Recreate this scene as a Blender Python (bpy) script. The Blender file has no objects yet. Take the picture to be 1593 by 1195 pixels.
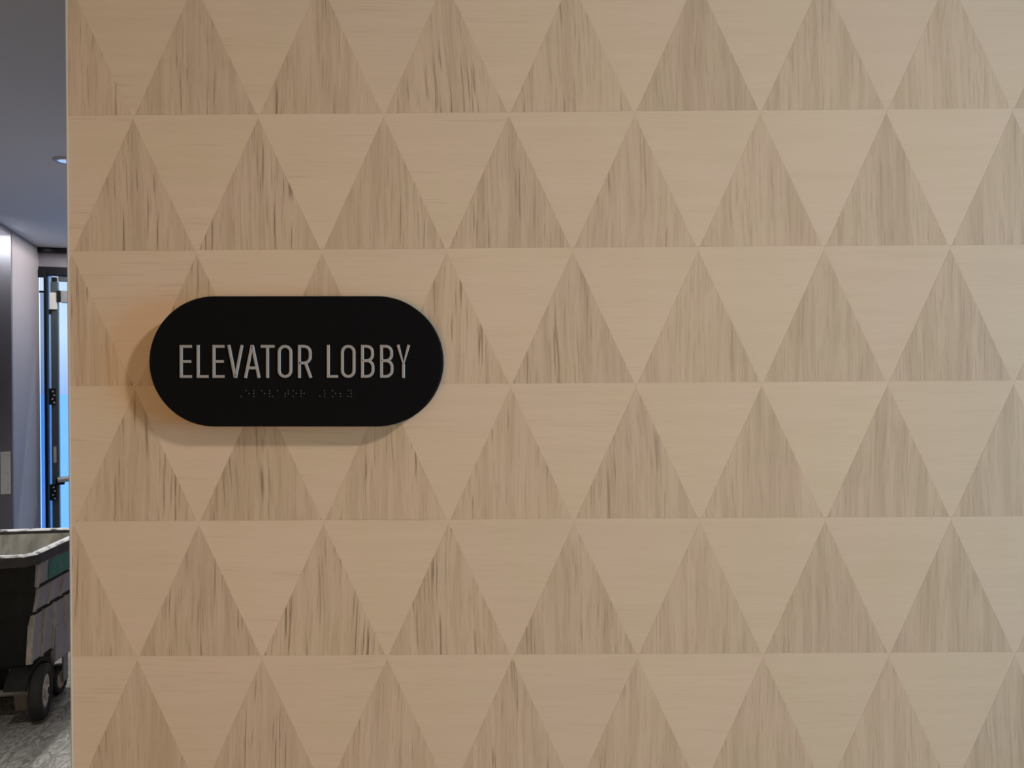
import bpy, bmesh, math, random
from mathutils import Vector, Matrix

# ---------------------------------------------------------------- camera, world, lights, exposure
scene = bpy.context.scene
COL = scene.collection
PI = math.pi

cam_data = bpy.data.cameras.new('camera')
cam_data.sensor_fit = 'HORIZONTAL'
cam_data.sensor_width = 36.0
cam_data.lens = 36.0 * 1180.0 / 1593.0
cam_data.clip_start = 0.02
cam_data.clip_end = 400
cam = bpy.data.objects.new('camera', cam_data)
COL.objects.link(cam)
yaw, pitch, roll = 0.00460414, -0.00311795, -0.00623038
right = Vector((math.cos(yaw), math.sin(yaw), 0))
fwd0 = Vector((-math.sin(yaw), math.cos(yaw), 0))
up0 = Vector((0, 0, 1))
fwd = fwd0 * math.cos(pitch) + up0 * math.sin(pitch)
up = up0 * math.cos(pitch) - fwd0 * math.sin(pitch)
r2 = right * math.cos(roll) + up * math.sin(roll)
u2 = up * math.cos(roll) - right * math.sin(roll)
rot = Matrix((r2, u2, -fwd)).transposed()
cam.matrix_world = Matrix.Translation((0, -0.6048, 1.48)) @ rot.to_4x4()
scene.camera = cam

vs = scene.view_settings
vs.view_transform = 'Standard'
vs.look = 'None'
vs.exposure = 0.0
vs.gamma = 1.0
vs.use_curve_mapping = False

# corridor frame: origin at the far left corner, E1 to the right along the end wall, E2 outwards
O = Vector((-4.234, 6.1255, 0))
CA = math.radians(19.14)
E1 = Vector((math.cos(CA), math.sin(CA), 0))
E2 = Vector((-math.sin(CA), math.cos(CA), 0))
def cw(x, y, z=0.0):
    return O + E1 * x + E2 * y + Vector((0, 0, z))

world = bpy.data.worlds.new('world')
scene.world = world
world.use_nodes = True
wn, wl = world.node_tree.nodes, world.node_tree.links
wn.clear()
w_out = wn.new('ShaderNodeOutputWorld')
w_bg = wn.new('ShaderNodeBackground')
w_ramp = wn.new('ShaderNodeValToRGB')
w_sep = wn.new('ShaderNodeSeparateXYZ')
w_geo = wn.new('ShaderNodeNewGeometry')
w_map = wn.new('ShaderNodeMapRange')
w_neg = wn.new('ShaderNodeMath'); w_neg.operation = 'MULTIPLY'; w_neg.inputs[1].default_value = -1.0
wl.new(w_geo.outputs['Incoming'], w_sep.inputs[0])
wl.new(w_sep.outputs['Z'], w_neg.inputs[0])
wl.new(w_neg.outputs[0], w_map.inputs['Value'])
w_map.inputs['From Min'].default_value = -0.03
w_map.inputs['From Max'].default_value = 0.6
wl.new(w_map.outputs[0], w_ramp.inputs[0])
e = w_ramp.color_ramp.elements
e[0].position = 0.0; e[0].color = (0.30, 0.44, 0.84, 1)
e[1].position = 0.14; e[1].color = (0.70, 0.77, 0.87, 1)
x = e.new(0.28); x.color = (0.66, 0.72, 0.82, 1)
x = e.new(1.0); x.color = (0.22, 0.42, 0.82, 1)
wl.new(w_ramp.outputs[0], w_bg.inputs[0])
w_bg.inputs[1].default_value = 1.2
wl.new(w_bg.outputs[0], w_out.inputs[0])

def lamp(name, kind, loc, power, color, target=None, spin=None, **kw):
    kw0 = {} if spin is None else {'spin': spin}
    d = bpy.data.lights.new(name, kind)
    d.energy = power
    d.color = color
    for k, v in kw.items():
        setattr(d, k, v)
    o = bpy.data.objects.new(name, d)
    COL.objects.link(o)
    o.location = loc
    if 'spin' in kw0:
        o.rotation_euler = (0, 0, kw0['spin'])
    elif target is not None:
        o.rotation_euler = (Vector(target) - Vector(loc)).to_track_quat('-Z', 'Y').to_euler()
    return o

KEY = 180.5
WARM = 23.41
BLUE_FILL = 45.16
# narrow-beam lobby downlight, up and to the right of the sign
lamp('lobby_downlight', 'SPOT', (1.57, -0.93, 2.66), KEY, (1.0, 0.891, 0.82), target=(-0.576, -0.24, 0.831), spot_size=0.90, spot_blend=1.0, shadow_soft_size=0.085)
# unseen area lamps added as fill: blue from the right, warm from behind the camera
lamp('lobby_blue_fill', 'AREA', (2.05, -0.55, 1.38), BLUE_FILL, (0.206, 0.63, 1.0), target=(0.0, -0.1, 1.4), shape='RECTANGLE', size=0.5, size_y=0.9)
lamp('lobby_warm_fill', 'AREA', (-0.5, -2.6, 1.25), WARM, (1.0, 0.59, 0.244), target=(-0.2, 0.0, 1.4), shape='RECTANGLE', size=1.7, size_y=1.2)
# corridor: light slot along the left wall, the round ceiling light, daylight at the doors
lamp('corridor_light_slot', 'AREA', cw(0.075, -1.45, 2.685), 1.2, (0.97, 0.96, 1.0), spin=CA, shape='RECTANGLE', size=0.06, size_y=2.85)
lamp('corridor_slot_spot', 'SPOT', cw(-0.04, -0.98, 2.63), 11.5, (0.98, 0.98, 1.0), target=cw(-0.06, -0.82, 2.3), spot_size=2.9, spot_blend=0.6, shadow_soft_size=0.02)
lamp('corridor_downlight_lamp', 'SPOT', (-2.43, 3.515, 2.66), 165.0, (1.0, 0.98, 0.97), target=(-2.43, 3.515, 0), spot_size=2.3, spot_blend=0.8, shadow_soft_size=0.05)
lamp('corridor_end_downlight', 'SPOT', cw(0.80, -0.70, 2.64), 51.0, (1.0, 0.93, 0.90), target=cw(0.80, -0.70, 0.0), spot_size=3.14, spot_blend=0.08, shadow_soft_size=0.05)
lamp('corridor_front_downlight', 'SPOT', cw(0.85, -5.42, 2.64), 235.0, (1.0, 0.98, 0.95), target=cw(0.85, -5.55, 0.0), spot_size=1.35, spot_blend=0.9, shadow_soft_size=0.05)
lamp('sun', 'SUN', (0, 20, 20), 3.0, (1.0, 0.97, 0.92), target=(-6, 10, 0), angle=0.02)

# ---------------------------------------------------------------- helpers
def link(o, parent=None):
    COL.objects.link(o)
    if parent is not None:
        o.parent = parent
    return o

def mesh_obj(name, verts, faces, mats, parent=None, smooth=False, mat_idx=None):
    me = bpy.data.meshes.new(name)
    me.from_pydata([tuple(v) for v in verts], [], faces)
    if not isinstance(mats, (list, tuple)):
        mats = [mats]
    for m in mats:
        me.materials.append(m)
    if mat_idx is not None:
        me.polygons.foreach_set('material_index', mat_idx)
    bm = bmesh.new(); bm.from_mesh(me)
    bmesh.ops.recalc_face_normals(bm, faces=bm.faces[:])
    bm.to_mesh(me); bm.free()
    if smooth:
        me.polygons.foreach_set('use_smooth', [True] * len(me.polygons))
    me.update()
    return link(bpy.data.objects.new(name, me), parent)

class MB:
    """collects solids, then links them as one mesh object"""
    def __init__(self):
        self.v, self.f, self.m = [], [], []
    def add(self, vs_, fs_, mi=0):
        b = len(self.v)
        self.v += [Vector(v) for v in vs_]
        self.f += [tuple(i + b for i in f) for f in fs_]
        self.m += [mi] * len(fs_)
        return self
    def prism(self, poly, a, b, fn, mi=0):
        """poly of 2-D points extruded from level a to b, fn(p, level) -> 3-D"""
        n = len(poly)
        vs_ = [fn(p, a) for p in poly] + [fn(p, b) for p in poly]
        fs_ = [tuple(range(n)), tuple(range(2 * n - 1, n - 1, -1))]
        fs_ += [(i, (i + 1) % n, n + (i + 1) % n, n + i) for i in range(n)]
        return self.add(vs_, fs_, mi)
    def box(self, x0, x1, y0, y1, z0, z1, bevel=0.0, mi=0):
        bv = min(bevel, 0.45 * min(x1 - x0, y1 - y0, z1 - z0))
        if bv <= 0:
            vs_ = [(x, y, z) for x in (x0, x1) for y in (y0, y1) for z in (z0, z1)]
            fs_ = [(0, 1, 3, 2), (4, 6, 7, 5), (0, 4, 5, 1), (2, 3, 7, 6), (0, 2, 6, 4), (1, 5, 7, 3)]
            return self.add(vs_, fs_, mi)
        bm = bmesh.new()
        bmesh.ops.create_cube(bm, size=1.0)
        for v in bm.verts:
            v.co = Vector(((x0 + x1) / 2 + v.co.x * (x1 - x0), (y0 + y1) / 2 + v.co.y * (y1 - y0), (z0 + z1) / 2 + v.co.z * (z1 - z0)))
        bmesh.ops.bevel(bm, geom=bm.edges[:], offset=bv, segments=2, affect='EDGES', profile=0.6)
        bm.verts.index_update()
        self.add([v.co.copy() for v in bm.verts], [tuple(v.index for v in f.verts) for f in bm.faces], mi)
        bm.free()
        return self
    def tube(self, p0, p1, rad, n=14, mi=0, rad2=None):
        p0, p1 = Vector(p0), Vector(p1)
        d = (p1 - p0).normalized()
        a = d.orthogonal().normalized(); b = d.cross(a)
        rad2 = rad if rad2 is None else rad2
        vs_ = [p0 + (a * math.cos(t) + b * math.sin(t)) * rad for t in [2 * PI * i / n for i in range(n)]]
        vs_ += [p1 + (a * math.cos(t) + b * math.sin(t)) * rad2 for t in [2 * PI * i / n for i in range(n)]]
        fs_ = [tuple(range(n - 1, -1, -1)), tuple(range(n, 2 * n))] + [(i, (i + 1) % n, n + (i + 1) % n, n + i) for i in range(n)]
        return self.add(vs_, fs_, mi)
    def lathe(self, prof, center, axis='x', n=32, mi=0):
        """closed profile of (radius, along-axis) points spun about the axis"""
        c = Vector(center); m = len(prof); vs_ = []
        for i in range(n):
            t = 2 * PI * i / n
            for r_, h in prof:
                if axis == 'x': vs_.append(c + Vector((h, r_ * math.cos(t), r_ * math.sin(t))))
                else: vs_.append(c + Vector((r_ * math.cos(t), r_ * math.sin(t), h)))
        fs_ = [(i * m + j, ((i + 1) % n) * m + j, ((i + 1) % n) * m + (j + 1) % m, i * m + (j + 1) % m) for i in range(n) for j in range(m)]
        return self.add(vs_, fs_, mi)
    def loft(self, rings, cap0=True, cap1=True, mi=0):
        n = len(rings[0]); vs_ = [v for r_ in rings for v in r_]; fs_ = []
        for k in range(len(rings) - 1):
            for i in range(n):
                fs_.append((k * n + i, k * n + (i + 1) % n, (k + 1) * n + (i + 1) % n, (k + 1) * n + i))
        if cap0: fs_.append(tuple(range(n - 1, -1, -1)))
        if cap1: fs_.append(tuple(range((len(rings) - 1) * n, len(rings) * n)))
        return self.add(vs_, fs_, mi)
    def build(self, name, mats, parent=None, smooth=False):
        return mesh_obj(name, self.v, self.f, mats, parent, smooth, self.m)

def tag(o, label=None, cat=None, group=None, kind=None):
    if label: o['label'] = label
    if cat: o['category'] = cat
    if group: o['group'] = group
    if kind: o['kind'] = kind
    return o

def empty(name, loc, rz=0.0):
    o = bpy.data.objects.new(name, None)
    o.empty_display_size = 0.1
    o.location = loc
    o.rotation_euler = (0, 0, rz)
    return link(o)

# ---------------------------------------------------------------- materials
def new_mat(name):
    m = bpy.data.materials.new(name)
    m.use_nodes = True
    nt = m.node_tree
    b = nt.nodes.get('Principled BSDF')
    return m, nt.nodes, nt.links, b

def plain(name, col, rough=0.5, metal=0.0, noise=0.0, nscale=40.0, bump=0.0, spec=0.5):
    m, n, l, b = new_mat(name)
    b.inputs['Roughness'].default_value = rough
    b.inputs['Metallic'].default_value = metal
    b.inputs['Specular IOR Level'].default_value = spec
    if noise > 0 or bump > 0:
        tc = n.new('ShaderNodeTexCoord')
        t = n.new('ShaderNodeTexNoise'); t.inputs['Scale'].default_value = nscale; t.inputs['Detail'].default_value = 4
        l.new(tc.outputs['Object'], t.inputs['Vector'])
        mx = n.new('ShaderNodeMix'); mx.data_type = 'RGBA'
        mx.inputs['A'].default_value = tuple(c * (1 - noise) for c in col) + (1,)
        mx.inputs['B'].default_value = tuple(min(1, c * (1 + noise)) for c in col) + (1,)
        l.new(t.outputs['Fac'], mx.inputs['Factor'])
        l.new(mx.outputs['Result'], b.inputs['Base Color'])
        if bump > 0:
            bp = n.new('ShaderNodeBump'); bp.inputs['Strength'].default_value = bump; bp.inputs['Distance'].default_value = 0.002
            l.new(t.outputs['Fac'], bp.inputs['Height']); l.new(bp.outputs[0], b.inputs['Normal'])
    else:
        b.inputs['Base Color'].default_value = tuple(col) + (1,)
    return m

def math_node(n, l, op, a, b=None, clamp=False):
    k = n.new('ShaderNodeMath'); k.operation = op; k.use_clamp = clamp
    for i, v in enumerate((a, b)):
        if v is None: continue
        if isinstance(v, (int, float)): k.inputs[i].default_value = v
        else: l.new(v, k.inputs[i])
    return k.outputs[0]

def ramp(n, l, src, lo, hi):
    k = n.new('ShaderNodeMapRange'); k.interpolation_type = 'SMOOTHSTEP'
    l.new(src, k.inputs['Value'])
    k.inputs['From Min'].default_value = lo; k.inputs['From Max'].default_value = hi
    return k.outputs[0]

def mixc(n, l, fac, a, b, blend='MIX'):
    k = n.new('ShaderNodeMix'); k.data_type = 'RGBA'; k.blend_type = blend
    if isinstance(fac, (int, float)): k.inputs['Factor'].default_value = fac
    else: l.new(fac, k.inputs['Factor'])
    for s, v in (('A', a), ('B', b)):
        if isinstance(v, tuple): k.inputs[s].default_value = v
        else: l.new(v, k.inputs[s])
    return k.outputs['Result']

def veneer(name, base, band, streak, vertical, amount, tone):
    """wood veneer: bands and fine pore streaks along the grain, each piece with its own cut of the log"""
    m, n, l, b = new_mat(name)
    geo = n.new('ShaderNodeNewGeometry'); oi = n.new('ShaderNodeObjectInfo')
    seed = math_node(n, l, 'ADD', oi.outputs['Random'], geo.outputs['Random Per Island'])
    off = n.new('ShaderNodeCombineXYZ')
    s1 = math_node(n, l, 'MULTIPLY', seed, 37.7); s2 = math_node(n, l, 'MULTIPLY', seed, 91.3)
    l.new(s1, off.inputs[0]); l.new(s2, off.inputs[1]); l.new(s1, off.inputs[2])
    add = n.new('ShaderNodeVectorMath'); add.operation = 'ADD'
    l.new(geo.outputs['Position'], add.inputs[0]); l.new(off.outputs[0], add.inputs[1])
    # gentle wander of the grain
    wob = n.new('ShaderNodeTexNoise'); wob.inputs['Scale'].default_value = 7.0; wob.inputs['Detail'].default_value = 1
    l.new(add.outputs[0], wob.inputs['Vector'])
    wsub = n.new('ShaderNodeVectorMath'); wsub.operation = 'SUBTRACT'; wsub.inputs[1].default_value = (0.5, 0.5, 0.5)
    l.new(wob.outputs['Color'], wsub.inputs[0])
    wsc = n.new('ShaderNodeVectorMath'); wsc.operation = 'SCALE'; wsc.inputs['Scale'].default_value = 0.012
    l.new(wsub.outputs[0], wsc.inputs[0])
    pos = n.new('ShaderNodeVectorMath'); pos.operation = 'ADD'
    l.new(add.outputs[0], pos.inputs[0]); l.new(wsc.outputs[0], pos.inputs[1])
    def stretched(across, along, detail, rough=0.6):
        mp = n.new('ShaderNodeVectorMath'); mp.operation = 'MULTIPLY'
        mp.inputs[1].default_value = (across, 1, along) if vertical else (along, 1, across)
        l.new(pos.outputs[0], mp.inputs[0])
        t = n.new('ShaderNodeTexNoise'); t.inputs['Scale'].default_value = 1.0
        t.inputs['Detail'].default_value = detail; t.inputs['Roughness'].default_value = rough
        l.new(mp.outputs[0], t.inputs['Vector'])
        return t.outputs['Fac']
    f_band = stretched(110, 5, 3)
    f_fine = stretched(620, 28, 3, 0.7)
    f_pore = stretched(640, 19, 2, 0.5)
    f_pore_area = stretched(70, 9, 2)
    f_cloud = n.new('ShaderNodeTexNoise'); f_cloud.inputs['Scale'].default_value = 16.0; f_cloud.inputs['Detail'].default_value = 2
    l.new(add.outputs[0], f_cloud.inputs['Vector'])
    col = mixc(n, l, math_node(n, l, 'MULTIPLY', ramp(n, l, f_band, 0.36, 0.68), amount), base + (1,), band + (1,))
    fine = math_node(n, l, 'MULTIPLY', ramp(n, l, f_fine, 0.46, 0.72), 0.45 * amount)
    col = mixc(n, l, fine, col, streak + (1,))
    # pores: short dark dashes, strongest at the left end of the wall, fainter to the right
    sep = n.new('ShaderNodeSeparateXYZ'); l.new(geo.outputs['Position'], sep.inputs[0])
    pore_fade = n.new('ShaderNodeMapRange'); pore_fade.interpolation_type = 'SMOOTHSTEP'
    l.new(sep.outputs['X'], pore_fade.inputs['Value'])
    pore_fade.inputs['From Min'].default_value = -0.15; pore_fade.inputs['From Max'].default_value = 0.25
    pore_fade.inputs['To Min'].default_value = 1.0; pore_fade.inputs['To Max'].default_value = 0.30
    pore = math_node(n, l, 'MULTIPLY', ramp(n, l, f_pore, 0.56, 0.70), ramp(n, l, f_pore_area, 0.42, 0.60))
    pore = math_node(n, l, 'MULTIPLY', pore, pore_fade.outputs[0])
    pore = math_node(n, l, 'MULTIPLY', pore, 0.95 if vertical else 0.24)
    col = mixc(n, l, pore, col, tuple(c * 0.62 for c in streak) + (1,))
    # slight olive / rosy drift of the colour and a tone per piece
    col = mixc(n, l, math_node(n, l, 'MULTIPLY', ramp(n, l, f_cloud.outputs['Fac'], 0.35, 0.65), 0.30), col,
               mixc(n, l, 1.0, col, (0.93, 1.0, 0.86, 1), 'MULTIPLY'))
    hsv = n.new('ShaderNodeHueSaturation')
    v = n.new('ShaderNodeMapRange'); l.new(math_node(n, l, 'FRACT', math_node(n, l, 'MULTIPLY', seed, 7.13)), v.inputs['Value'])
    v.inputs['To Min'].default_value = 1 - tone; v.inputs['To Max'].default_value = 1 + tone
    l.new(v.outputs[0], hsv.inputs['Value']); l.new(col, hsv.inputs['Color'])
    l.new(hsv.outputs[0], b.inputs['Base Color'])
    b.inputs['Roughness'].default_value = 0.62
    b.inputs['Specular IOR Level'].default_value = 0.25
    return m

M_LIGHT = veneer('light_veneer', (0.575, 0.437, 0.315), (0.53, 0.397, 0.279), (0.47, 0.34, 0.23), False, 0.42, 0.02)
M_DARK = veneer('dark_veneer', (0.525, 0.392, 0.276), (0.462, 0.338, 0.232), (0.335, 0.232, 0.150), True, 1.0, 0.035)
M_BACK = plain('veneer_backing', (0.50, 0.38, 0.27), 0.8)
M_BEAD = plain('corner_bead', (0.40, 0.335, 0.28), 0.6)
M_SIGN = plain('matte_black', (0.0060, 0.0058, 0.0060), 0.75, noise=0.06, nscale=60, spec=0.02)
M_LETTER = plain('taupe_letter', (0.255, 0.238, 0.228), 0.5)
M_BRAILLE = plain('braille_bead', (0.020, 0.020, 0.020), 0.4)
M_CEIL = plain('ceiling_paint', (0.64, 0.65, 0.665), 0.75, noise=0.015, nscale=3)
M_PAINT = plain('lavender_grey_paint', (0.29, 0.27, 0.285), 0.6, noise=0.02, nscale=4)
M_LOBBY = plain('lobby_paint', (0.50, 0.42, 0.34), 0.7, noise=0.03, nscale=3)
M_BAND = plain('plum_grey_paint', (0.15, 0.14, 0.165), 0.6)
M_BLACK = plain('black_frame', (0.006, 0.007, 0.010), 0.5, spec=0.15)
M_CHAR = plain('charcoal_door', (0.13, 0.13, 0.148), 0.6, noise=0.05, nscale=8)
M_TEAL = plain('teal_grey_aluminium', (0.045, 0.066, 0.076), 0.5, metal=0.1)
M_STEEL = plain('satin_steel', (0.56, 0.57, 0.55), 0.38, metal=0.75, noise=0.08, nscale=30)
M_CLOSER = plain('closer_grey', (0.20, 0.21, 0.22), 0.45)
M_PLATE = plain('plate_paint', (0.55, 0.56, 0.53), 0.45)
M_TRIMW = plain('white_ring', (0.42, 0.45, 0.50), 0.5)
M_EXT = plain('azure_paving', (0.21, 0.46, 0.80), 0.75, noise=0.05, nscale=0.5)

def glass(name, tint, gloss=0.10):
    m, n, l, b = new_mat(name)
    n.remove(b)
    out = [k for k in n if k.type == 'OUTPUT_MATERIAL'][0]
    tr = n.new('ShaderNodeBsdfTransparent'); tr.inputs[0].default_value = tint + (1,)
    gl = n.new('ShaderNodeBsdfGlossy'); gl.inputs['Roughness'].default_value = 0.02
    fr = n.new('ShaderNodeFresnel'); fr.inputs['IOR'].default_value = 1.45
    mx = n.new('ShaderNodeMixShader')
    l.new(math_node(n, l, 'MULTIPLY', fr.outputs[0], gloss * 10), mx.inputs[0])
    l.new(tr.outputs[0], mx.inputs[1]); l.new(gl.outputs[0], mx.inputs[2])
    l.new(mx.outputs[0], out.inputs['Surface'])
    return m
M_GLASS = glass('clear_blue_glass', (0.86, 0.95, 1.0), 0.06)
M_GLASS2 = glass('dark_blue_glass', (0.52, 0.62, 0.74), 0.08)

def emitter(name, col, s):
    m, n, l, b = new_mat(name)
    b.inputs['Base Color'].default_value = col + (1,)
    b.inputs['Emission Color'].default_value = col + (1,)
    b.inputs['Emission Strength'].default_value = s
    return m
M_LENS = emitter('lamp_lens', (0.40, 0.58, 0.95), 0.75)

def carpet():
    m, n, l, b = new_mat('grey_carpet')
    tc = n.new('ShaderNodeTexCoord')
    mp = n.new('ShaderNodeMapping'); mp.inputs['Rotation'].default_value = (0, 0, 0.9); mp.inputs['Scale'].default_value = (1.0, 0.5, 1)
    l.new(tc.outputs['Object'], mp.inputs[0])
    w = n.new('ShaderNodeTexNoise'); w.inputs['Scale'].default_value = 14; w.inputs['Detail'].default_value = 3
    l.new(mp.outputs[0], w.inputs['Vector'])
    ws = n.new('ShaderNodeVectorMath'); ws.operation = 'SCALE'; ws.inputs['Scale'].default_value = 0.17
    l.new(w.outputs['Color'], ws.inputs[0])
    wa = n.new('ShaderNodeVectorMath'); wa.operation = 'ADD'
    l.new(mp.outputs[0], wa.inputs[0]); l.new(ws.outputs[0], wa.inputs[1])
    v = n.new('ShaderNodeTexVoronoi'); v.feature = 'DISTANCE_TO_EDGE'; v.inputs['Scale'].default_value = 19
    l.new(wa.outputs[0], v.inputs['Vector'])
    v2 = n.new('ShaderNodeTexVoronoi'); v2.inputs['Scale'].default_value = 19
    l.new(wa.outputs[0], v2.inputs['Vector'])
    t = n.new('ShaderNodeTexNoise'); t.inputs['Scale'].default_value = 55; t.inputs['Detail'].default_value = 5
    l.new(wa.outputs[0], t.inputs['Vector'])
    c = mixc(n, l, ramp(n, l, v.outputs['Distance'], 0.0, 0.10), (0.18, 0.172, 0.157, 1), (0.39, 0.377, 0.345, 1))
    g = n.new('ShaderNodeSeparateColor'); l.new(v2.outputs['Color'], g.inputs[0])
    c = mixc(n, l, math_node(n, l, 'MULTIPLY', g.outputs[0], 0.5), c, (0.27, 0.265, 0.24, 1))
    c = mixc(n, l, ramp(n, l, t.outputs['Fac'], 0.40, 0.70), mixc(n, l, 1.0, c, (0.62, 0.62, 0.60, 1), 'MULTIPLY'), c)
    l.new(c, b.inputs['Base Color'])
    b.inputs['Roughness'].default_value = 0.85
    bp = n.new('ShaderNodeBump'); bp.inputs['Strength'].default_value = 0.5; bp.inputs['Distance'].default_value = 0.008
    h = math_node(n, l, 'ADD', ramp(n, l, v.outputs['Distance'], 0, 0.2), math_node(n, l, 'MULTIPLY', t.outputs['Fac'], 0.6))
    l.new(h, bp.inputs['Height']); l.new(bp.outputs[0], b.inputs['Normal'])
    return m
M_CARPET = carpet()

def worn(name, base, dust, lo, hi, scale, rough=0.6, stretch=(1, 1, 0.35)):
    m, n, l, b = new_mat(name)
    tc = n.new('ShaderNodeTexCoord')
    mp = n.new('ShaderNodeMapping'); mp.inputs['Scale'].default_value = stretch
    l.new(tc.outputs['Object'], mp.inputs[0])
    t = n.new('ShaderNodeTexNoise'); t.inputs['Scale'].default_value = scale; t.inputs['Detail'].default_value = 6; t.inputs['Roughness'].default_value = 0.65
    l.new(mp.outputs[0], t.inputs['Vector'])
    l.new(mixc(n, l, ramp(n, l, t.outputs['Fac'], lo, hi), base + (1,), dust + (1,)), b.inputs['Base Color'])
    b.inputs['Roughness'].default_value = rough
    bp = n.new('ShaderNodeBump'); bp.inputs['Strength'].default_value = 0.25; bp.inputs['Distance'].default_value = 0.004
    l.new(t.outputs['Fac'], bp.inputs['Height']); l.new(bp.outputs[0], b.inputs['Normal'])
    return m
M_TUB = worn('shaded_dusty_plastic', (0.006, 0.006, 0.006), (0.020, 0.020, 0.019), 0.45, 0.85, 16, rough=0.8)  # near-black tone carries the shade on the tub's near face
M_SIDE = worn('lit_dusty_plastic', (0.34, 0.335, 0.39), (0.52, 0.51, 0.51), 0.45, 0.8, 18)  # paler than the tub: light on the right side put into the colour
M_TUBIN = worn('plaster_dusted_plastic', (0.44, 0.44, 0.385), (0.80, 0.79, 0.72), 0.35, 0.65, 14)
def dusted(name, base, dust, top):
    """plastic with scuffs; plaster dust lies on the faces that look up"""
    m = worn(name, base, dust, 0.50, 0.80, 20, stretch=(0.6, 0.6, 2.0))
    n, l = m.node_tree.nodes, m.node_tree.links
    b = n['Principled BSDF']
    src = b.inputs['Base Color'].links[0].from_socket
    tc = n.new('ShaderNodeTexCoord'); sp = n.new('ShaderNodeSeparateXYZ')
    l.new(tc.outputs['Normal'], sp.inputs[0])
    t = n.new('ShaderNodeTexNoise'); t.inputs['Scale'].default_value = 22; t.inputs['Detail'].default_value = 4
    l.new(tc.outputs['Object'], t.inputs['Vector'])
    f = math_node(n, l, 'MULTIPLY', ramp(n, l, sp.outputs['Z'], 0.35, 0.75), ramp(n, l, t.outputs['Fac'], 0.30, 0.52))
    l.new(mixc(n, l, f, src, top + (1,)), b.inputs['Base Color'])
    return m
M_RIM = dusted('scuffed_rim', (0.050, 0.050, 0.058), (0.14, 0.14, 0.14), (0.66, 0.655, 0.64))  # dark base also carries the flange's shade; dust pales the top
M_RIB = worn('scuffed_rib', (0.30, 0.29, 0.27), (0.55, 0.53, 0.49), 0.35, 0.7, 30)
M_GREEN = worn('green_label', (0.05, 0.22, 0.20), (0.20, 0.36, 0.34), 0.5, 0.8, 30)
M_TYRE = plain('rubber_tyre', (0.02, 0.02, 0.021), 0.75, noise=0.2, nscale=60)
M_HUB = worn('dirty_hub', (0.40, 0.35, 0.31), (0.80, 0.74, 0.68), 0.35, 0.65, 40)
M_LEG = plain('grey_steel_leg', (0.24, 0.24, 0.225), 0.55, noise=0.2, nscale=30)

# ---------------------------------------------------------------- large structure
HZ = 2.70
EDGE = -0.3562
def S(name, mb, mats, parent=None):
    o = mb.build(name, mats, parent)
    if parent is None: o['kind'] = 'structure'
    return o
def xy(p, z): return Vector((p[0], p[1], z))

left_end = cw(0, -5.45)                                        # where the corridor opens into the lobby
left_far = (-4.6, left_end.y - (left_end.x + 4.6) * math.tan(CA))
rwall0 = Vector((EDGE, 0.16, 0))
rx0 = (rwall0 - O).dot(E1)                                      # corridor width
foot = [(-4.75, -3.4), (4.1, -3.4), (4.1, 0.25), (EDGE + 0.3, 0.25)]
pA, pB = cw(rx0 + 0.12, 0.02), cw(-0.22, 0.02)
foot += [(pA.x, pA.y), (pB.x, pB.y)]
pC = cw(-0.22, -5.3)
foot += [(pC.x, pC.y), (-4.75, left_far[1] + 0.05)]
S('floor', MB().prism(foot, -0.08, 0.0, xy), M_CARPET)
S('ceiling', MB().prism(foot, HZ, HZ + 0.1, xy), M_CEIL)

# sign wall: slab, veneer pieces, pale corner bead
wall_front = S('wall_front', MB().box(EDGE, 4.1, 0.0004, 0.16, 0.0, HZ), M_BACK)
S('trim_1', MB().box(EDGE - 0.0014, EDGE, -0.0006, 0.012, 0.0, HZ, bevel=0.0006), M_BEAD)

P, H = 0.1, 0.10810755
X0, Z0 = -0.30382797, 1.48 + 0.21472735
GAP = 0.0015
def clip(poly, axis, lim, keep_greater):
    out = []
    for i in range(len(poly)):
        a, b = poly[i], poly[(i + 1) % len(poly)]
        ia = (a[axis] >= lim) == keep_greater; ib = (b[axis] >= lim) == keep_greater
        if ia: out.append(a)
        if ia != ib:
            t = (lim - a[axis]) / (b[axis] - a[axis])
            out.append((a[0] + (b[0] - a[0]) * t, a[1] + (b[1] - a[1]) * t))
    return out
j = 0.00003
UP = [(-P / 2 + GAP + j, j), (P / 2 - GAP - j, j), (0, H - GAP * 2.1)]
DN = [(-GAP + j, j), (GAP - j, j), (P / 2 - j, H - 2.9 * GAP), (P / 2 - j, H - j), (-P / 2 + j, H - j), (-P / 2 + j, H - 2.9 * GAP)]
shared = {}
stuff_up, stuff_dn = MB(), MB()
def wall_piece(kind, cx_, cz, single):
    poly = [(px + cx_, pz + cz) for px, pz in (UP if kind == 'up' else DN)]
    c1 = clip(clip(clip(poly, 0, EDGE, True), 1, 0.0, True), 1, HZ, False)
    c1 = clip(c1, 0, 4.1, False)
    if len(c1) < 3: return
    whole = len(c1) == len(poly) and all(abs(a[0] - b[0]) + abs(a[1] - b[1]) < 1e-9 for a, b in zip(c1, poly))
    y1 = 0.0 if kind == 'up' else 0.00005
    fn = lambda p, lv: Vector((p[0], lv, p[1]))
    mat = M_DARK if kind == 'up' else M_LIGHT
    if not single:
        (stuff_up if kind == 'up' else stuff_dn).prism(c1, 0.0004, y1, fn)
        return
    nm = 'veneer_triangle'
    if whole:
        if kind not in shared:
            o = MB().prism(UP if kind == 'up' else DN, 0.0004, y1, fn).build(nm, mat, wall_front)
            shared[kind] = o
        else:
            o = link(shared[kind].copy(), wall_front)
        o.location = (cx_, 0, cz)
    else:
        MB().prism(c1, 0.0004, y1, fn).build(nm, mat, wall_front)
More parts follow.
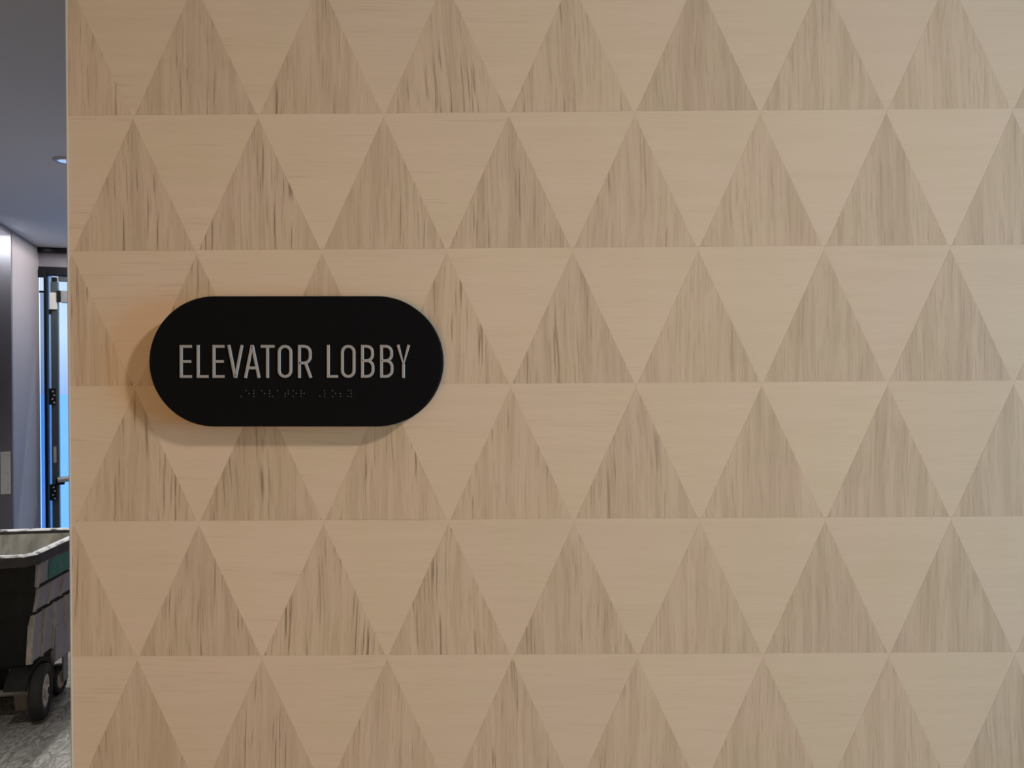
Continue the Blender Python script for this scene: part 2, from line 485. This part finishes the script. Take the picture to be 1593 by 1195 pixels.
for k in range(-10, 16):                        # row k lies above its base line
    zb = Z0 - k * H
    sh = 0.5 * (k % 2)
    near = -1 <= k <= 6
    for i in range(-2, 46):
        bx = X0 + (i + sh) * P                  # lattice vertex on the base line
        single = near and i <= 9
        wall_piece('up', bx + P / 2, zb, single)
        wall_piece('dn', bx, zb, single)
for mb, mat in ((stuff_up, M_DARK), (stuff_dn, M_LIGHT)):
    o = mb.build('veneer_field', mat, wall_front)
    o['kind'] = 'stuff'

# corridor walls
wl_ = MB()
cf = lambda p, z: cw(p[0], p[1], z)
DY0, DY1, DZ = -1.80, -0.79, 2.688             # recessed side door in the left wall
wl_.prism([(-0.14, DY1), (0, DY1), (0, 0.0), (-0.14, 0.0)], 0, HZ, cf)
wl_.prism([(-0.14, -5.45), (0, -5.45), (0, DY0), (-0.14, DY0)], 0, HZ, cf)
wl_.prism([(-0.14, DY0), (0, DY0), (0, DY1), (-0.14, DY1)], DZ, HZ, cf)
S('wall_left', wl_, M_PAINT)
S('wall_right', MB().prism([(rx0, (rwall0 - O).dot(E2) + 0.01), (rx0, 0.0), (rx0 + 0.1, 0.0), (rx0 + 0.1, (rwall0 - O).dot(E2) + 0.045)], 0, HZ, cf), M_PAINT)
S('wall_far', MB().prism([(-0.14, 0.0), (rx0 + 0.1, 0.0), (rx0 + 0.1, 0.12), (-0.14, 0.12)], 2.53, HZ, cf), M_BAND)
S('trim_2', MB().prism([(0, -0.035), (rx0, -0.035), (rx0, -0.0005), (0, -0.0005)], 2.655, HZ - 0.0005, cf), M_BLACK)
# lobby walls behind and beside the photographer
S('wall_back', MB().box(-4.6, 4.1, -3.4, -3.3, 0, HZ), M_LOBBY)
S('wall_east', MB().box(4.0, 4.1, -3.3, -0.002, 0, HZ), M_LOBBY)
S('wall_west', MB().box(-4.7, -4.6, -3.4, left_far[1], 0, HZ), M_LOBBY)
n2 = -E2
S('wall_lobby', MB().prism([(left_far[0], left_far[1]), (cw(-0.14, -5.45).x, cw(-0.14, -5.45).y), (cw(-0.14, -5.33).x, cw(-0.14, -5.33).y), (left_far[0], left_far[1] + 0.12)], 0, HZ, xy), M_LOBBY)
# outside
gA = [cw(-30, 0.15), cw(30, 0.15), cw(60, 120), cw(-60, 120)]
tag(MB().prism([(p.x, p.y) for p in gA], -0.2, -0.03, xy).build('exterior_ground', M_EXT), kind='structure')

# side door: charcoal jamb facing the corridor with a strike plate, leaf set back
d1 = empty('door_1', cw(0, 0), CA); d1['kind'] = 'structure'
jb = MB().box(-0.125, -0.0005, DY1 - 0.03, DY1 - 0.0005, 0, DZ - 0.001, bevel=0.003)
jamb = jb.build('jamb', M_CHAR, d1)
MB().box(-0.125, -0.0005, DY0 + 0.0005, DY0 + 0.03, 0, DZ - 0.001, bevel=0.003).build('jamb', M_CHAR, d1)
MB().box(-0.125, -0.0005, DY0 + 0.03, DY1 - 0.03, DZ - 0.03, DZ - 0.001, bevel=0.003).build('head', M_PAINT, d1)
MB().box(-0.138, -0.098, DY0 + 0.032, DY1 - 0.032, 0.01, DZ - 0.032, bevel=0.003).build('door_leaf', M_CHAR, d1)
yp = DY1 - 0.03
pl = MB().box(-0.082, -0.014, yp - 0.006, yp - 0.0001, 0.62, 0.955, bevel=0.002).build('strike_plate', M_PLATE, jamb)
sc = MB()
for z in (0.66, 0.70, 0.79, 0.93):
    sc.tube((-0.03, yp - 0.0085, z), (-0.03, yp - 0.0055, z), 0.006, 10)
sc.build('screws', M_STEEL, jamb)

# entrance doors at the end: frame, side light, leaf with its hardware
d2 = empty('door_2', cw(0, 0), CA); d2['kind'] = 'structure'
def part(name, mat, *a, bevel=0.0, parent=None):
    return MB().box(*a, bevel=bevel).build(name, mat, parent or d2)
part('frame_head', M_BLACK, 0.0, rx0, -0.02, 0.08, 2.455, 2.5295, bevel=0.004)
part('frame_block', M_BLACK, 0.002, 0.062, -0.04, -0.0205, 2.43, 2.50, bevel=0.003)
part('frame_post', M_BLACK, 0.040, 0.061, -0.02, 0.07, 0.0, 2.4545, bevel=0.003)
part('frame_post', M_BLACK, rx0 - 0.05, rx0 - 0.002, -0.02, 0.07, 0.0, 2.4545, bevel=0.003)
part('transom_bar', M_BLACK, 0.001, 0.0395, 0.0, 0.03, 2.300, 2.316)
part('side_light', M_GLASS2, 0.001, 0.0395, 0.035, 0.041, 0.0, 2.299)
part('side_light', M_GLASS, 0.001, 0.0395, 0.035, 0.041, 2.317, 2.454)
part('glazing_strip', M_GLASS2, 0.0615, 0.0905, 0.035, 0.041, 0.0, 2.4545)
leaf = part('door_leaf', M_TEAL, 0.091, 0.147, -0.005, 0.05, 0.012, 2.40, bevel=0.004)
part('top_pivot', M_BLACK, 0.098, 0.138, -0.006, 0.04, 2.4005, 2.44, bevel=0.002)
part('top_rail', M_TEAL, 0.147, 0.95, 0.012, 0.05, 2.405, 2.452, bevel=0.003)
part('bottom_rail', M_TEAL, 0.147, 0.95, 0.0, 0.05, 0.012, 0.14, bevel=0.003)
part('meeting_stile', M_TEAL, 0.95, 1.01, -0.005, 0.05, 0.012, 2.452, bevel=0.003)
part('glass_pane', M_GLASS, 0.1475, 0.9495, 0.028, 0.034, 0.1405, 2.4045)
part('glass_pane', M_GLASS, 1.0105, rx0 - 0.051, 0.028, 0.034, 0.012, 2.452)
for zz in (1.30, 0.445):                         # hinges with a dark knuckle and bright screws
    hg = part('hinge', M_BLACK, 0.074, 0.128, -0.022, -0.0055, zz, zz + 0.145, bevel=0.003)
    sw = MB()
    for q, xx in ((0.018, 0.118), (0.05, 0.104), (0.085, 0.118), (0.118, 0.108)):
        sw.tube((xx, -0.026, zz + q), (xx, -0.0215, zz + q), 0.008, 10)
    sw.build('screws', M_STEEL, hg)
part('latch_plate', M_STEEL, 0.105, 0.128, -0.010, -0.0055, 0.78, 0.925, bevel=0.002)
part('closer_shoe', M_PLATE, 0.088, 0.146, -0.03, -0.0055, 2.15, 2.30, bevel=0.004)
part('closer_pin', M_BLACK, 0.078, 0.10, -0.03, -0.0055, 2.105, 2.149, bevel=0.003)
cl = part('closer_arm', M_BLACK, 0.146, 0.178, -0.04, -0.008, 2.215, 2.318, bevel=0.004)
part('closer_body', M_CLOSER, 0.178, 0.48, -0.045, 0.010, 2.21, 2.318, bevel=0.008)
part('push_bar_bracket', M_BLACK, 0.128, 0.195, -0.05, -0.0055, 0.585, 0.64, bevel=0.006)
pb = MB().tube((0.15, -0.05, 0.63), (0.90, -0.05, 0.69), 0.026, 16)
pb.build('push_bar', M_STEEL, d2, smooth=False)
part('push_bar_bracket', M_BLACK, 0.87, 0.935, -0.05, -0.004, 0.63, 0.69, bevel=0.006)

# ---------------------------------------------------------------- objects: the sign
SG = empty('wall_sign', (-0.1718, -0.00005, 1.4969))
SG.rotation_euler = (0, math.radians(0.33), 0)
tag(SG, 'black pill-shaped sign reading ELEVATOR LOBBY on the triangle-patterned wood wall', 'sign')
T = 0.0127
SW, SH = 0.2294, 0.1020
R_ = SH / 2
def pill(r_, n=40):
    hx = SW / 2 - R_
    out = [(hx + r_ * math.cos(-PI / 2 + PI * i / n), r_ * math.sin(-PI / 2 + PI * i / n)) for i in range(n + 1)]
    out += [(-hx + r_ * math.cos(PI / 2 + PI * i / n), r_ * math.sin(PI / 2 + PI * i / n)) for i in range(n + 1)]
    return out
rings = []
for r_, y in ((R_, 0.0), (R_, -T + 0.0005), (R_ - 0.0002, -T + 0.0002), (R_ - 0.0006, -T)):
    rings.append([Vector((a, y, b)) for a, b in pill(r_)])
MB().loft(rings).build('plate', M_SIGN, SG)

LW, LH = 0.00228, 0.0010                       # stroke width and relief of the lettering
PXM = 1988.0
def tp(u, v):                                   # drawing units of the lettering -> metres on the plate
    return ((u / 3.9825 - 200.0) / PXM, -(v / 3.9825 + 520.0 - 562.5) / PXM)
def ribbon(mb, pts, closed=False, lift=0.0):
    p = [Vector((a, b)) for a, b in pts]
    n = len(p); hw = LW / 2
    prof = [(-hw, 0.0), (-hw, LH - 0.00025), (-hw + 0.0003, LH), (hw - 0.0003, LH), (hw, LH - 0.00025), (hw, 0.0)]
    rings = []
    for i in range(n):
        a = p[i - 1] if (i > 0 or closed) else None
        b = p[(i + 1) % n] if (i < n - 1 or closed) else None
        d1_ = (p[i] - a).normalized() if a is not None else None
        d2_ = (b - p[i]).normalized() if b is not None else None
        d1_ = d1_ or d2_; d2_ = d2_ or d1_
        n1 = Vector((-d1_.y, d1_.x)); n2_ = Vector((-d2_.y, d2_.x))
        m = (n1 + n2_).normalized(); m = m / max(0.60, m.dot(n1))
        rings.append([Vector((p[i].x + m.x * o, -T + 0.00004 - h - lift, p[i].y + m.y * o)) for o, h in prof])
    if closed:
        k = len(prof); vs_ = [v for r_ in rings for v in r_]
        fs_ = [(i * k + q, i * k + (q + 1) % k, ((i + 1) % n) * k + (q + 1) % k, ((i + 1) % n) * k + q) for i in range(n) for q in range(k)]
        mb.add(vs_, fs_)
    else:
        mb.loft(rings)
def arc(cx_, cy, r_, a0, a1, n=8):
    return [(cx_ + r_ * math.cos(math.radians(a0 + (a1 - a0) * i / n)), cy + r_ * math.sin(math.radians(a0 + (a1 - a0) * i / n))) for i in range(n + 1)]
TOP, BOT, UT, UB = 77, 263, 68, 272             # stroke centre lines and outer limits
def gE(x, xe): return [([(xe, TOP), (x, TOP), (x, BOT), (xe, BOT)], False), ([(x, 170), (xe - 5, 170)], False)]
def gL(x, xe): return [([(x, UT), (x, BOT), (xe, BOT)], False)]
def gO(x0, x1):
    r_ = (x1 - x0) / 2; c = (x0 + x1) / 2
    return [(arc(c, TOP + r_, r_, 180, 360, 14) + arc(c, BOT - r_, r_, 0, 180, 14), True)]
def gB(x, xe):
    r1 = 36; mid = 166
    t = [(x, mid), (x, TOP)] + arc(xe - 3 - r1, TOP + r1, r1, -90, 0) + arc(xe - 3 - r1, mid - r1, r1, 0, 90) + [(x, mid)]
    r2_ = 38
    b = [(x, mid)] + arc(xe - r2_, mid + r2_, r2_, -90, 0) + arc(xe - r2_, BOT - r2_, r2_, 0, 90) + [(x, BOT), (x, mid)]
    return [(t, False), (b, False)]
def gR(x, xe):
    r_ = 38; mid = 180
    return [([(x, UB), (x, TOP)] + arc(xe - r_, TOP + r_, r_, -90, 0) + arc(xe - r_, mid - r_, r_, 0, 90) + [(x, mid)], False), ([(x + 38, mid), (x + 71, UB)], False)]
glyphs = [gE(89, 155), gL(194, 258), gE(292, 357),
          [([(384, UT), (422.5, 263), (427.5, 263), (466, UT)], False)],
          [([(487, UB), (526.5, TOP), (531.5, TOP), (571, UB)], False), ([(501, 210), (557, 210)], False)],
          [([(583, TOP), (667, TOP)], False), ([(624, TOP), (624, UB)], False)],
          gO(696, 768), gR(821, 888), gL(1000, 1060), gO(1087, 1159), gB(1211, 1276), gB(1329, 1394),
          [([(1431, UT), (1465, 188), (1498, UT)], False), ([(1465, 186), (1465, UB)], False)]]
for g in glyphs:
    mb = MB()
    for q, (pts, closed) in enumerate(g):
        ribbon(mb, [tp(*p) for p in pts], closed, lift=-0.00003 * q)
    mb.build('letter', M_LETTER, SG)
cells = [(6,), (1, 5), (1, 2, 3), (1, 5), (1, 2, 3, 6), (1,), (2, 3, 4, 5), (1, 3, 5), (1, 2, 3, 5), (), (6,), (1, 2, 3), (1, 3, 5), (2, 3), (1, 3, 4, 5, 6)]
br = MB()
for c, dots in enumerate(cells):
    for d in dots:
        px = 370.2 + 12.24 * c + (4.7 if d > 3 else 0)
        pz = 608.2 + 4.5 * ((d - 1) % 3)
        bx, bz = (px - 460.0) / PXM, -(pz - 562.5) / PXM
        prof = [(0.00075, 0.0), (0.00070, 0.0003), (0.00045, 0.00058), (0.00012, 0.0007)]
        rg = [[Vector((bx + r_ * math.cos(2 * PI * i / 10), -T + 0.00002 - h, bz + r_ * math.sin(2 * PI * i / 10))) for i in range(10)] for r_, h in prof]
        br.loft(rg)
o = br.build('braille_dots', M_BRAILLE, SG, smooth=True); o['kind'] = 'stuff'

# ---------------------------------------------------------------- the corridor ceiling light
cl = empty('ceiling_light', (-2.43, 3.515, HZ))
tag(cl, 'small round recessed ceiling light with bluish lens in the corridor ceiling', 'light')
MB().lathe([(0.048, -0.0005), (0.048, -0.010), (0.058, -0.012), (0.070, -0.006), (0.070, -0.0005)], (0, 0, 0), 'z', 36).build('trim_ring', M_TRIMW, cl, smooth=True)
MB().tube((0, 0, -0.007), (0, 0, -0.0012), 0.0475, 32).build('lens', M_LENS, cl)

# ---------------------------------------------------------------- the bulk cart
ct = empty('rubbish_cart', (-2.028, 2.559, 0), math.radians(8.3))
tag(ct, 'scuffed black plastic tub cart on wheels standing in the corridor', 'cart')
W = 0.86
def rrect(x0, x1, y0, y1, z, r_, n=6):
    out = []
    for (cx_, cy, a0) in ((x1 - r_, y0 + r_, -90), (x1 - r_, y1 - r_, 0), (x0 + r_, y1 - r_, 90), (x0 + r_, y0 + r_, 180)):
        for i in range(n + 1):
            a = math.radians(a0 + 90 * i / n)
            out.append(Vector((cx_ + r_ * math.cos(a), cy + r_ * math.sin(a), z)))
    return out
def sec(z, ins_x, y0, y1, r_=0.05): return rrect(-W + ins_x, -ins_x, y0, y1, z, r_)
tub = MB()
outer = [sec(0.235, 0.085, 0.17, 0.56), sec(0.26, 0.065, 0.135, 0.59), sec(0.44, 0.055, 0.075, 0.605), sec(0.49, 0.048, 0.06, 0.61),
         sec(0.50, 0.036, 0.045, 0.62), sec(0.60, 0.032, 0.035, 0.625), sec(0.61, 0.018, 0.02, 0.637), sec(0.745, 0.010, 0.012, 0.645)]
inner = [sec(0.745, 0.030, 0.032, 0.625, 0.04), sec(0.61, 0.045, 0.05, 0.61, 0.04), sec(0.30, 0.10, 0.17, 0.56, 0.04)]
tub.loft(outer + inner, cap0=True, cap1=True)
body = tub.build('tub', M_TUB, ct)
lin = MB().loft([sec(0.742, 0.0315, 0.0335, 0.6235, 0.04), sec(0.612, 0.0465, 0.0515, 0.6085, 0.04), sec(0.305, 0.102, 0.172, 0.558, 0.04), sec(0.31, 0.106, 0.176, 0.554, 0.04), sec(0.612, 0.0505, 0.0555, 0.6045, 0.04), sec(0.742, 0.0355, 0.0375, 0.6195, 0.04)], cap0=False, cap1=False)
lin.build('inner_lining', M_TUBIN, ct)
# rolled rim swept round the mouth
rim = MB()
path = sec(0.745, 0.018, 0.02, 0.638, 0.055)
n = len(path); rr = []
ring_prof = [(-0.016, -0.004), (-0.016, 0.012), (-0.008, 0.019), (0.010, 0.019), (0.020, 0.012), (0.022, -0.030), (0.014, -0.030), (0.013, -0.004)]
cen = Vector((-W / 2, 0.33, 0.745))
for i in range(n):
    d = (path[(i + 1) % n] - path[i - 1]).normalized()
    nn = Vector((d.y, -d.x, 0))
    rr.append([path[i] + nn * a + Vector((0, 0, b + 0.0015 * math.sin(i * 2.3))) for a, b in ring_prof])
k = len(ring_prof)
rim.add([v for r_ in rr for v in r_], [(i * k + q, ((i + 1) % n) * k + q, ((i + 1) % n) * k + (q + 1) % k, i * k + (q + 1) % k) for i in range(n) for q in range(k)])
rim.build('rim', M_RIM, ct)
# ribs down the right-hand side in three tiers, as the mould steps in
def rib(y, yb, z0, z1, xa, xb, w=0.016, d=0.010):
    vs_ = []
    for (yy, z, xx) in ((yb, z0, xa), (y, z1, xb)):
        vs_ += [(xx - 0.012, yy - w / 2, z), (xx + d, yy - w * 0.28, z), (xx + d, yy + w * 0.28, z), (xx - 0.012, yy + w / 2, z)]
    MB().add(vs_, [(3, 2, 1, 0), (4, 5, 6, 7), (0, 1, 5, 4), (1, 2, 6, 5), (2, 3, 7, 6), (3, 0, 4, 7)]).build('rib', M_RIB, ct)
for yy in (0.085, 0.40, 0.53): rib(yy, yy - 0.012, 0.612, 0.715, -0.018, -0.011)
for yy in (0.10, 0.22, 0.34, 0.46, 0.57): rib(yy + 0.012, yy - 0.012, 0.505, 0.598, -0.036, -0.032)
for yy in (0.105, 0.20, 0.30, 0.42, 0.54): rib(yy, yy + 0.014, 0.27, 0.485, -0.066, -0.048, w=0.022)
def lit_side_panel(y0, y1, z0, z1, xa, xb):  # pale panels added to stand in for light on the right side
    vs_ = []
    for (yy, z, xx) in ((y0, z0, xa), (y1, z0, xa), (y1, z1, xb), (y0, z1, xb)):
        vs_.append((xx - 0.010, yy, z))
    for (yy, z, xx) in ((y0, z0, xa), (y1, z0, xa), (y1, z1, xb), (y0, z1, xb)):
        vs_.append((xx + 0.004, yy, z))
    MB().add(vs_, [(3, 2, 1, 0), (4, 5, 6, 7), (0, 1, 5, 4), (1, 2, 6, 5), (2, 3, 7, 6), (3, 0, 4, 7)]).build('lit_side_panel', M_SIDE, ct)
lit_side_panel(0.06, 0.60, 0.620, 0.715, -0.0185, -0.0125)
lit_side_panel(0.10, 0.57, 0.508, 0.596, -0.0365, -0.0325)
lit_side_panel(0.115, 0.565, 0.275, 0.480, -0.0655, -0.0500)
MB().box(-0.0125, -0.0055, 0.17, 0.37, 0.622, 0.706, bevel=0.002).build('label_panel', M_GREEN, ct)['label'] = 'dark green label panel'
# lower skirt that drops behind the wheel, and the dark wheel arch
sk = MB().prism([(0.33, 0.20), (0.58, 0.20), (0.60, 0.30), (0.60, 0.36), (0.33, 0.36)], -0.052, -0.075, lambda p, lv: Vector((lv, p[0], p[1])))
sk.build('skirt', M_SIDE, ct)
WX, WY, WR = -0.060, 0.200, 0.119
ar = MB()
na = 14; po = [(WY + 0.146 * math.cos(PI * (0.02 + 0.86 * i / na)), WR + 0.146 * math.sin(PI * (0.02 + 0.86 * i / na))) for i in range(na + 1)]
pi_ = [(WY + 0.128 * math.cos(PI * (0.02 + 0.86 * i / na)), WR + 0.128 * math.sin(PI * (0.02 + 0.86 * i / na))) for i in range(na, -1, -1)]
ar.prism(po + pi_, -0.150, -0.062, lambda p, lv: Vector((lv, p[0], p[1])))
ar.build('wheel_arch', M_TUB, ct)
def wheel(x, y, r_, w, turn, name='wheel'):
    t = MB().lathe([(r_ * 0.60, -w * 0.40), (r_ * 0.86, -w * 0.5), (r_ * 0.97, -w * 0.42), (r_, -w * 0.25), (r_, w * 0.25), (r_ * 0.97, w * 0.42), (r_ * 0.86, w * 0.5), (r_ * 0.60, w * 0.40)], (0, 0, 0), 'x', 36)
    o = t.build(name, M_TYRE, ct, smooth=True)
    o.location = (x, y, r_); o.rotation_euler = (0, 0, math.radians(turn))
    h = MB()
    h.lathe([(r_ * 0.12, -w * 0.42), (r_ * 0.61, -w * 0.30), (r_ * 0.61, w * 0.36), (r_ * 0.52, w * 0.40), (r_ * 0.44, w * 0.20), (r_ * 0.26, w * 0.24), (r_ * 0.22, w * 0.52), (r_ * 0.12, w * 0.54)], (0, 0, 0), 'x', 28)
    h.build('hub', M_HUB, o, smooth=False)
    MB().tube((-w * 0.5, 0, 0), (w * 0.6, 0, 0), r_ * 0.119, 12).build('axle_cap', M_BLACK, o)
    return o
wheel(WX, WY, WR, 0.055, 12)
wheel(-W - WX, WY, WR, 0.055, 12)
MB().tube((-W - WX + 0.03, WY, WR), (WX - 0.03, WY, WR), 0.014, 12).build('axle', M_LEG, ct)
for xx in (-0.105, -W + 0.105):
    wheel(xx, 0.475, 0.070, 0.04, 0, 'caster_wheel')
    fk = MB().box(xx - 0.034, xx - 0.026, 0.455, 0.505, 0.06, 0.19, bevel=0.002)
    fk.box(xx + 0.026, xx + 0.034, 0.455, 0.505, 0.06, 0.19, bevel=0.002)
    fk.box(xx - 0.034, xx + 0.034, 0.44, 0.52, 0.185, 0.236, bevel=0.004)
    fk.build('caster_fork', M_LEG, ct)
# steel support legs and cross bar under the tub
for xx in (-0.19, -W + 0.19):
    MB().loft([rrect(xx - 0.026, xx + 0.026, 0.30, 0.34, 0.0, 0.008, 3), rrect(xx - 0.030, xx + 0.030, 0.29, 0.35, 0.10, 0.008, 3), rrect(xx - 0.032, xx + 0.032, 0.25, 0.37, 0.236, 0.008, 3)]).build('leg', M_LEG, ct)
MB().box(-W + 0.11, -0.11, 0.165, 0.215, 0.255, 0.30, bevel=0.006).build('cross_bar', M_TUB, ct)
MB().box(-W + 0.08, -0.16, 0.37, 0.57, 0.03, 0.236, bevel=0.01).build('under_shade_block', M_TUB, ct)  # dark block added to stand in for the shade under the tub
